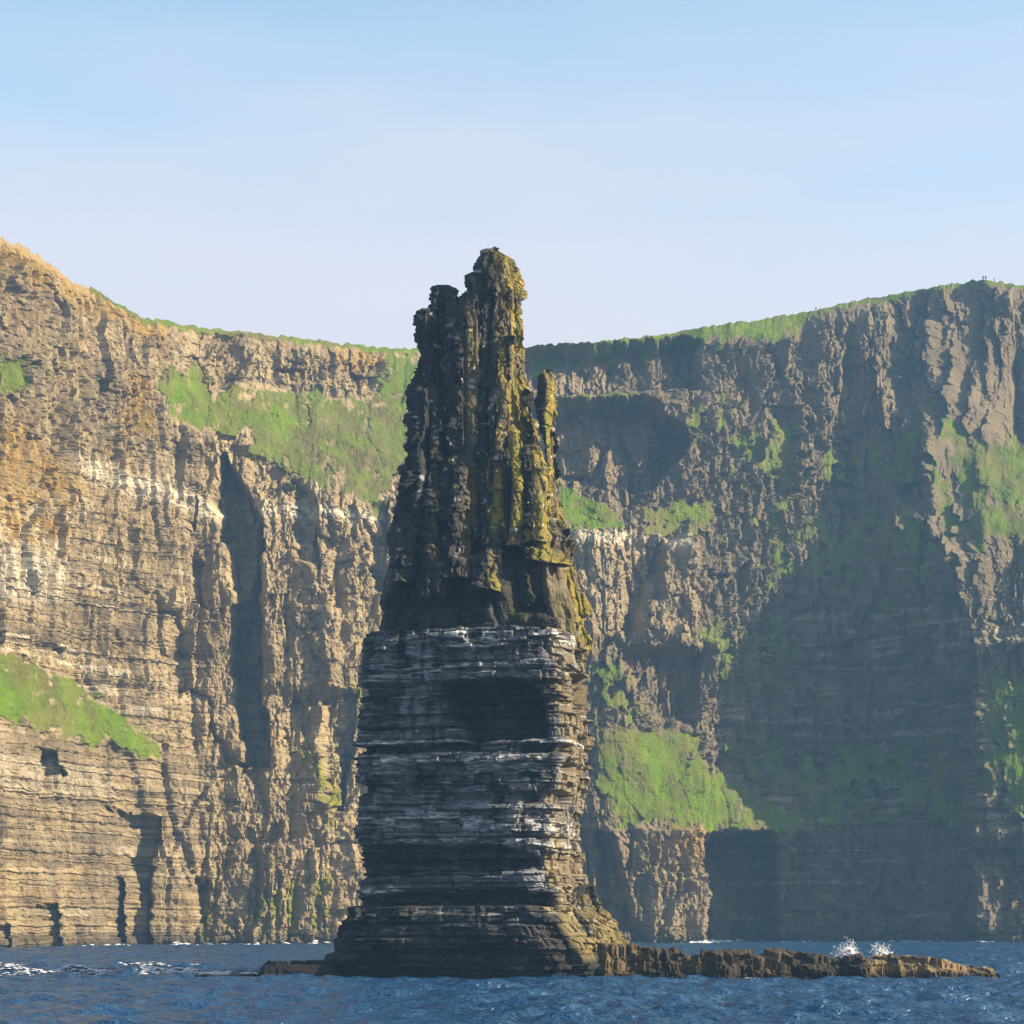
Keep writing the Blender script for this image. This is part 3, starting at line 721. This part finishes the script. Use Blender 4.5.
part('plinth', [(349, 917), (344, 922), (333, 940), (330, 961), (334, 990)], [(590, 905), (600, 925), (616, 945), (620, 961), (612, 990)], YC, 9.6,
     disp=disp_block, attr=attr_foot, nth=700, seed=1, expo=5, taper=.3)
part('strata_block', [(367, 636), (361, 669), (364, 700), (361, 725), (358, 747), (356, 760), (358, 801), (356, 863), (363, 908), (360, 935)],
     [(588, 636), (588, 656), (591, 681), (592, 719), (595, 747), (593, 760), (589, 801), (582, 830), (585, 871), (592, 904), (596, 935)], YC, 7.4, phi=14.5,
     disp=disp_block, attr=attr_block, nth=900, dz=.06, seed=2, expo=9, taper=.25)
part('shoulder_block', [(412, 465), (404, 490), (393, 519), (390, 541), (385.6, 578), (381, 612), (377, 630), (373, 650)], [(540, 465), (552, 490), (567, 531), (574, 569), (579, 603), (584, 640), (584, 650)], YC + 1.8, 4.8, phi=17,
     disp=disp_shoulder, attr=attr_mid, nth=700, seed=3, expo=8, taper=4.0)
CR = dict(disp=disp_crag, attr=attr_crag)
CM = dict(disp=lambda *a: .7 * disp_crag(*a), attr=attr_crag)
CT = dict(disp=disp_thin, attr=attr_crag)
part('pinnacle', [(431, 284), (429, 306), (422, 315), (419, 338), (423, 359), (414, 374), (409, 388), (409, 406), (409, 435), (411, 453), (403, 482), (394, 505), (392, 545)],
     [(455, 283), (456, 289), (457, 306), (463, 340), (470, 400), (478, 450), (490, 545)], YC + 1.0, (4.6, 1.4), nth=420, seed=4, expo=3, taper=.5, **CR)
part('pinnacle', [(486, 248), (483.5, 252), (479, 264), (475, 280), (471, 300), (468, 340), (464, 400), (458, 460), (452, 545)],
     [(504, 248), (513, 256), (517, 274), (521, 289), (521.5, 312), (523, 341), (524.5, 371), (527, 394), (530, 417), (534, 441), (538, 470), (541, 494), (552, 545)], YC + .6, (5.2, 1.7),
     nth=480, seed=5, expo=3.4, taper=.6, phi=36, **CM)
part('spike', [(465, 274), (463, 279), (462, 300), (456, 340), (450, 420)], [(476, 275), (480, 290), (482, 330), (484, 420)], YC + .2, (2.6, .8), nth=220, seed=6, expo=2.6, taper=.4, **CT)
part('needle', [(541, 364), (538, 378), (538, 396), (543, 435), (546, 473), (538, 505), (530, 560)], [(553, 363), (557, 375), (558.5, 396), (558, 453), (562, 482), (566, 511), (566, 528), (574, 560)],
     YC + 3.0, (2.2, .8), nth=260, seed=7, expo=3.5, taper=.15, phi=40, **CT)
part('buttress', [(462, 300), (458, 340), (455, 380), (456, 430), (452, 480), (450, 545)], [(474, 300), (482, 330), (486, 380), (488, 430), (492, 480), (500, 545)], YC - 2.2, (3.6, 1.0), nth=260, seed=8, expo=2.6, taper=1.2, phi=38, **CR)
part('buttress', [(498, 345), (492, 380), (490, 430), (484, 490), (478, 548)], [(510, 345), (514, 380), (516, 420), (520, 480), (528, 548)], YC - 2.4, (3.8, 1.0), nth=260, seed=9, expo=2.6, taper=1.2, phi=38, **CR)
part('buttress', [(520, 395), (519, 430), (520, 480), (518, 545)], [(528, 394), (532, 430), (540, 470), (551, 545)], YC - 1.0, (3.4, .8), nth=220, seed=10, expo=2.6, taper=1.2, phi=38, **CR)
part('buttress', [(420, 385), (416, 430), (410, 480), (404, 545)], [(436, 385), (444, 430), (450, 480), (456, 545)], YC - 1.8, (3.6, 1.0), nth=240, seed=11, expo=2.8, taper=1.5, phi=14, **CR)
part('buttress', [(528, 500), (522, 530), (520, 570)], [(545, 500), (556, 530), (560, 570)], YC - 3.4, (3.2, 1.2), nth=200, seed=12, expo=3, taper=1.5, phi=38, **CR)
for tx0, tx1, tr, bx0, bx1, br in [(404, 420, 462, 396, 424, 592), (420, 440, 436, 420, 450, 606), (446, 466, 428, 446, 482, 588), (474, 494, 452, 476, 508, 600), (498, 520, 430, 502, 530, 556), (522, 540, 452, 526, 553, 552)]:
    part('buttress', [(tx0, tr), ((tx0 + bx0) / 2 - 2, (tr + br) / 2), (bx0, br)], [(tx1, tr), ((tx1 + bx1) / 2 + 3, (tr + br) / 2), (bx1, br)], YC - 4.4, (2.4, 1.2), nth=200, seed=tx0, expo=3, taper=1.6, phi=24, lean=.16, disp=disp_crag, attr=attr_crag)
part('flank', [(556, 528), (556, 580), (560, 645)], [(568, 528), (577, 569), (587, 603), (593, 640), (592, 648)], YC + 1.2, (3.6, 2.0), nth=240, seed=13, expo=2.8, taper=1.2, phi=42, **CR)
part('foot', [(572, 886), (562, 920), (550, 985)], [(592, 886), (602, 908), (618, 926), (632, 944), (640, 962), (646, 990)], YC - .8, (7.5, 2.5), nth=400, seed=14, expo=2.6, taper=1.0, phi=26,
     disp=disp_crag, attr=attr_foot)

# ------------------------------------------------------------------ low rocks in the sea
def low_rock(name, top, x0, x1, ynear, yfar, zb, sun_warmf, seed, label, cat, rough=1.0):
    """flat ledge: (column, row) crest line, broken into blocks"""
    top = np.array(top, float); dmid = ynear
    a, b = xcol(x0, dmid), xcol(x1, dmid)
    nx = int((b - a) / .07); x = np.linspace(a, b, nx)
    cpx = 512 + x * F / dmid
    zt = zrow(np.interp(cpx, top[:, 0], top[:, 1]), dmid)
    endk = np.sqrt(np.clip(np.minimum(x - a, b - x) / .9, 0, 1))
    # section: up the near face, over the top, down the far face
    s = np.concatenate([np.linspace(0, 1, 46), np.linspace(1, 2, 60)[1:], np.linspace(2, 3, 24)[1:]])
    X = np.repeat(x[:, None], len(s), 1); S = np.repeat(s[None], nx, 0)
    up = np.clip(np.minimum(S, 3 - S), 0, 1)
    flat = np.clip(S - 1, 0, 1)
    sx = X + .5 * fbm(X / 1.3, S * 2, 3, seed + 6)
    blk = blocks(sx, S * 2.2 + .8 * fbm(X / 2, S, 3, seed + 7), 1.5, 1.1, 1, seed, 1.0, .5) + .5 * blocks(sx, S * 3, .55, .6, 1, seed + 8, 1.0, .4)
    blk = blk * rough
    ht = (zt * (0.25 + .75 * endk))[:, None]
    lw = up + .18 * vn(X / 1.7, S * 2, seed)
    ledge = np.floor(lw * 3) / 3
    Z = zb + (ht - zb) * np.clip(0.6 * up + .4 * np.clip(ledge, 0, 1), 0, 1)
    Z = Z + smooth(.45, .8, up) * (.14 * blk + .28 * rough * fbm(X / 2.5, S * 3, 4, seed + 1)) * endk[:, None]
    yn = ynear + .9 * rough * fbm(x / 4, x * 0, 4, seed + 2)[:, None] + 1.0 * (1 - endk)[:, None] + np.clip(S, 0, 1) * 1.3 + .28 * blk * (S < 1.3) + .3 * rough * fbm(X / .5, S * 5, 3, seed + 4)
    Y = yn + flat * (yfar - ynear - 2) * (.4 + .6 * endk)[:, None] + np.clip(S - 2, 0, 1) * 1.0
    w = np.interp(512 + X * F / dmid, sun_warmf[0], sun_warmf[1]) * smooth(.05, .5, up + .3 * fbm(X, S * 3, 3, seed + 5))  # per-column sunlight, painted as lighter rock
    o = raw_mesh(name, np.stack([X, Y, Z], -1), grid_faces(nx, len(s)), M_REEF, dict(sun_warm=w, wet_shade=w * 0 + (1.0 if rough < 1 else 0.0)))  # smoother slabs get wet black that also paints their shade
    return tag(o, label, cat)

low_rock('rock_reef', [(600, 945), (625, 946), (660, 950), (700, 952), (738, 953), (768, 951), (800, 954), (830, 957), (863, 956), (900, 957), (922, 958), (950, 961), (975, 968)],
         596, 976, 187.5, 194, -1.2, ([600, 640, 660, 690, 740, 765, 785, 800, 862, 874, 970], [.7, .5, .05, .25, .1, .5, .4, .08, .05, .9, 1]), 201,
         'long low brown rock reef running right from the foot of the stack', 'reef')
low_rock('rock', [(965, 966), (985, 968), (1005, 972)], 962, 1006, 188.5, 192, -1.0, ([960, 1010], [.9, 1]), 202, 'small low golden rock in the sea at the right tip of the reef', 'rock')
low_rock('rock', [(255, 962), (270, 961), (334, 961)], 254, 338, 188.0, 193, -1.0, ([200, 400], [0, 0]), 203, 'flat black slab of rock in the sea against the left foot of the stack', 'rock', .25)
low_rock('rock', [(115, 977.5), (150, 975.5), (200, 974.5), (258, 975)], 112, 260, 188.5, 191, -.8, ([0, 400], [0, 0]), 204, 'thin black rock barely awash, left of the flat slab', 'rock', .4)

# ------------------------------------------------------------------ foam and spray
ICO = None
def ico():
    global ICO
    if ICO is None:
        bm = bmesh.new(); bmesh.ops.create_icosphere(bm, subdivisions=1, radius=1.0); bm.verts.ensure_lookup_table()
        ICO = (np.array([v.co[:] for v in bm.verts], f32), np.array([[v.index for v in f.verts] for f in bm.faces], np.int32)); bm.free()
    return ICO
def blobs(name, P, S, seed):
    V0, F0 = ico(); n = len(P); rg = np.random.RandomState(seed)
    jit = 1 + .35 * rg.randn(n, len(V0), 1)
    V = P[:, None, :] + V0[None] * jit * S[:, None, :]
    Fc = F0[None] + (np.arange(n) * len(V0))[:, None, None]
    return raw_mesh(name, V.reshape(-1, 3), Fc.reshape(-1, 3), M_FOAM, smooth_shade=True)

def foam():
    rg = np.random.RandomState(21); P = []; S = []
    def band(c0, c1, y0, y1, n, size, thr=0.0, zup=0.05, along=6.0):
        cc = c0 + (c1 - c0) * rg.rand(n); yy = y0 + (y1 - y0) * rg.rand(n); xx = (cc - 512) * yy / F
        keep = fbm(xx / along, yy / (along * .8), 3, int(c0 + 999)) > thr
        xx, yy = xx[keep], yy[keep]; m = len(xx)
        zz = sea_z(xx.astype(f32), yy.astype(f32)) + zup
        s = size * (.4 + rg.rand(m))
        P.append(np.stack([xx, yy, zz], -1)); S.append(np.stack([s * 2.6, s * 1.6, s * .28], -1))
    band(140, 258, 192, 196, 1500, .12, -.02)
    band(-60, 130, 193, 199, 1300, .11, .12)
    band(-60, 200, 228, 236, 900, .12, .15)
    band(-60, 70, 182, 184, 500, .12, .15)
    # along the foot of the cliffs
    c, u, nx, ny, X2, Y2, Z2 = CL
    for c0, c1, n, thr in [(-30, 330, 2600, .14), (190, 240, 500, -.05), (600, 780, 900, .05), (685, 745, 900, -.3), (780, 1060, 700, .15)]:
        cc = c0 + (c1 - c0) * rg.rand(n)
        j = np.clip(np.searchsorted(c, cc), 0, len(c) - 1)
        # last row above the water
        k = np.argmax(Z2[::-1, :] > 0.2, 0)
        yb = Y2[Z2.shape[0] - 1 - k[j], j]; xb = X2[Z2.shape[0] - 1 - k[j], j]
        off = np.abs(rg.randn(n)) * 2.2 + .1
        xx = xb + nx[j] * off; yy = yb + ny[j] * off
        keep = fbm(xx / 5, yy / 9, 3, 6) > thr
        xx, yy, off = xx[keep], yy[keep], off[keep]; m = len(xx)
        s = .24 * (.4 + rg.rand(m)); zz = sea_z(xx.astype(f32), yy.astype(f32)) + .05 + .5 * rg.rand(m) * (off < .6)
        P.append(np.stack([xx, yy, zz], -1)); S.append(np.stack([s * 2.2, s * 1.4, s * .35], -1))
    # lapping at the rocks
    for c0, c1, y0 in [(330, 620, 186.0), (640, 1000, 187.3)]:
        n = 500; cc = c0 + (c1 - c0) * rg.rand(n); yy = y0 + .5 * rg.randn(n); xx = (cc - 512) * yy / F
        keep = fbm(xx / 3, yy / 3, 3, 61) > .22; xx, yy = xx[keep], yy[keep]
        s = .08 * (.4 + rg.rand(len(xx)))
        P.append(np.stack([xx, yy, sea_z(xx.astype(f32), yy.astype(f32)) + .02], -1)); S.append(np.stack([s * 2, s, s * .4], -1))
    o = blobs('sea_foam', np.concatenate(P), np.concatenate(S), 4)
    tag(o, kind='stuff')
foam()

def splash(cpx, row, w, h, seed, label):
    rg = np.random.RandomState(seed); y = 196.0; n = 2600
    x0 = xcol(cpx, y); zt = float(zrow(row, y))
    a = rg.rand(n) * 6.283; rr = np.sqrt(rg.rand(n)); hz = rg.rand(n) ** .55
    lob = .88 + .16 * vn(rr * np.cos(a) * 2.2 + seed, rr * np.sin(a) * 2, seed)
    px = x0 + w / 2 * rr * np.cos(a); py = y + w * .3 * rr * np.sin(a)
    pz = .1 + (zt - .1) * hz * lob * (1 - rr ** 5)
    fly = rg.rand(n) < .5
    px = np.where(fly, x0 + (px - x0) * (1 + .7 * rg.rand(n)), px); pz = np.where(fly, pz + .75 * rg.rand(n) ** 2, pz * .88)
    s = np.where(fly, .02 + .04 * rg.rand(n), .06 + .13 * rg.rand(n))
    o = blobs('splash', np.stack([px, py, pz], -1), np.stack([s, s, s], -1), seed)
    tag(o, label, 'splash', 'white splashes behind the reef')
splash(846, 942, 2.6, 1.5, 5, 'white burst of spray behind the reef, the larger and left of the two')
splash(881, 944, 2.0, 1.2, 6, 'small white burst of spray behind the reef, right of the larger one')

# ------------------------------------------------------------------ a gull and people on the rim
def gull(x, y, z):
    m = Mat('white_feathers'); mw = m.done(m.mix(m.noise(6, 3), (0.78, 0.78, 0.76), (0.86, 0.86, 0.85)), .7, .2)
    m2 = Mat('grey_feathers'); mg = m2.done(m2.mix(m2.noise(6, 3), (0.50, 0.52, 0.55), (0.60, 0.61, 0.63)), .7, .2)
    root = empty('gull', (x, y, z))
    tag(root, 'white gull gliding in front of the dark right-hand cliff', 'gull')
    n = 10; V = []
    for i in range(13):
        t = i / 12; r = .085 * math.sin(math.pi * min(1, t * .93 + .07)) ** .8 + .005
        for j in range(n):
            a = 2 * math.pi * j / n; V.append((-.28 + .56 * t, r * math.cos(a), r * .9 * math.sin(a) + (.04 if t > .85 else 0)))
    raw_mesh('body', np.array(V), grid_faces(13, n, True), mw, None, root, True)
    for sgn in (-1, 1):
        W = []
        for i in range(9):
            t = i / 8; ch = .20 * (1 - t) ** .6 + .02; yy = sgn * (.05 + .75 * t); zz = .14 * math.sin(t * 2.4); xx = .06 - .16 * t ** 2
            for q, th in ((0, 0), (.3, .02), (.7, .012), (1, 0)): W.append((xx - ch * q, yy, zz + th))
            for q, th in ((.7, -.006), (.3, -.01)): W.append((xx - ch * q, yy, zz + th))
        raw_mesh('wing', np.array(W), grid_faces(9, 6, True), mg, None, root, True)
    root.rotation_euler = (rad(12), 0, rad(75))
    root.scale = (1.5, 1.5, 1.5)
gull((900 - 512) * 520 / F, 520.0, HC + (RH - 377) * 520 / F)

def person_material(name, trousers, jacket, hair):
    m = Mat(name); z = m.sep()[2]
    c = m.mix(m.ramp(z, .86, .88), trousers, jacket)
    c = m.mix(m.ramp(z, 1.44, 1.46), c, (0.55, 0.38, 0.29)); c = m.mix(m.ramp(z, 1.64, 1.66), c, hair)
    return m.done(m.mix(m.math('MULTIPLY', m.noise(20, 3), .2), c, (0.03, 0.03, 0.03)), .8, .2)

def person(cpx, rows_up, label, jacket, trousers, hair, turn, bend):
    c, u, nx, ny, X2, Y2, Z2 = CL
    j = int(np.argmin(np.abs(c - cpx)))
    me = bpy.data.meshes.new('person')
    V = [(0, 0, .95), (0, 0, 1.15), (0, 0, 1.40), (0, 0, 1.50), (0, -.02, 1.60), (0, -.02, 1.72),
         (.10, 0, .90), (.11, -.03, .50), (.12, 0, .08), (.12, -.16, .03), (-.10, 0, .90), (-.11, .02, .50), (-.12, .05, .08), (-.12, -.11, .03),
         (.20, 0, 1.40), (.26, .02, 1.12), (.24, -.10 - bend, .90), (-.20, 0, 1.40), (-.26, .02, 1.12), (-.24, -.06, .88)]
    E = [(0, 1), (1, 2), (2, 3), (3, 4), (4, 5), (0, 6), (6, 7), (7, 8), (8, 9), (0, 10), (10, 11), (11, 12), (12, 13), (2, 14), (14, 15), (15, 16), (2, 17), (17, 18), (18, 19)]
    Rr = [.16, .15, .17, .065, .10, .085, .10, .07, .05, .045, .10, .07, .05, .045, .075, .055, .04, .075, .055, .04]
    me.from_pydata(V, E, [])
    o = link(bpy.data.objects.new('person', me))
    sk = o.modifiers.new('skin', 'SKIN'); sk.use_smooth_shade = True
    for i, r in enumerate(Rr): me.skin_vertices[0].data[i].radius = (r, r)
    me.skin_vertices[0].data[0].use_root = True
    sb = o.modifiers.new('sub', 'SUBSURF'); sb.levels = 1; sb.render_levels = 1
    me.materials.append(person_material('walker_clothes', trousers, jacket, hair))
    o.location = (X2[0, j], Y2[0, j] + .9, Z2[0, j] + .05)
    o.rotation_euler = (0, 0, turn)
    tag(o, label, 'person', 'walkers on the cliff top')
person(983.5, 0, 'person in a dark jacket on the highest rim, leftmost of the three', (.03, .03, .04), (.02, .03, .06), (.03, .02, .015), .4, .1)
person(986.5, 0, 'person in a brown jacket on the rim, middle of the three', (.12, .06, .04), (.04, .04, .05), (.05, .03, .02), -.6, .0)
person(816, 0, 'person in black standing alone on the grassy rim, far left of the others', (.02, .02, .025), (.02, .02, .02), (.03, .02, .015), .9, .0)
person(995, 0, 'person in a grey jacket standing a few steps right of the pair', (.10, .11, .12), (.03, .03, .04), (.04, .03, .02), 1.4, .2)

# ------------------------------------------------------------------ sea haze
def haze():
    bm = bmesh.new(); bmesh.ops.create_cube(bm, size=1.0)
    me = bpy.data.meshes.new('haze'); bm.to_mesh(me); bm.free()
    o = link(bpy.data.objects.new('haze', me))
    o.scale = (3600, 1500, 262); o.location = (0, 650, 129)
    m = bpy.data.materials.new('sea_haze'); m.use_nodes = True; n = m.node_tree.nodes
    for k in list(n):
        if k.type == 'BSDF_PRINCIPLED': n.remove(k)
    v = n.new('ShaderNodeVolumePrincipled'); v.inputs['Density'].default_value = 0.00023
    v.inputs['Color'].default_value = (0.28, 0.58, 1.0, 1); v.inputs['Anisotropy'].default_value = 0.1
    m.node_tree.links.new(v.outputs[0], n['Material Output'].inputs['Volume'])
    me.materials.append(m)
    tag(o, kind='stuff')
haze()
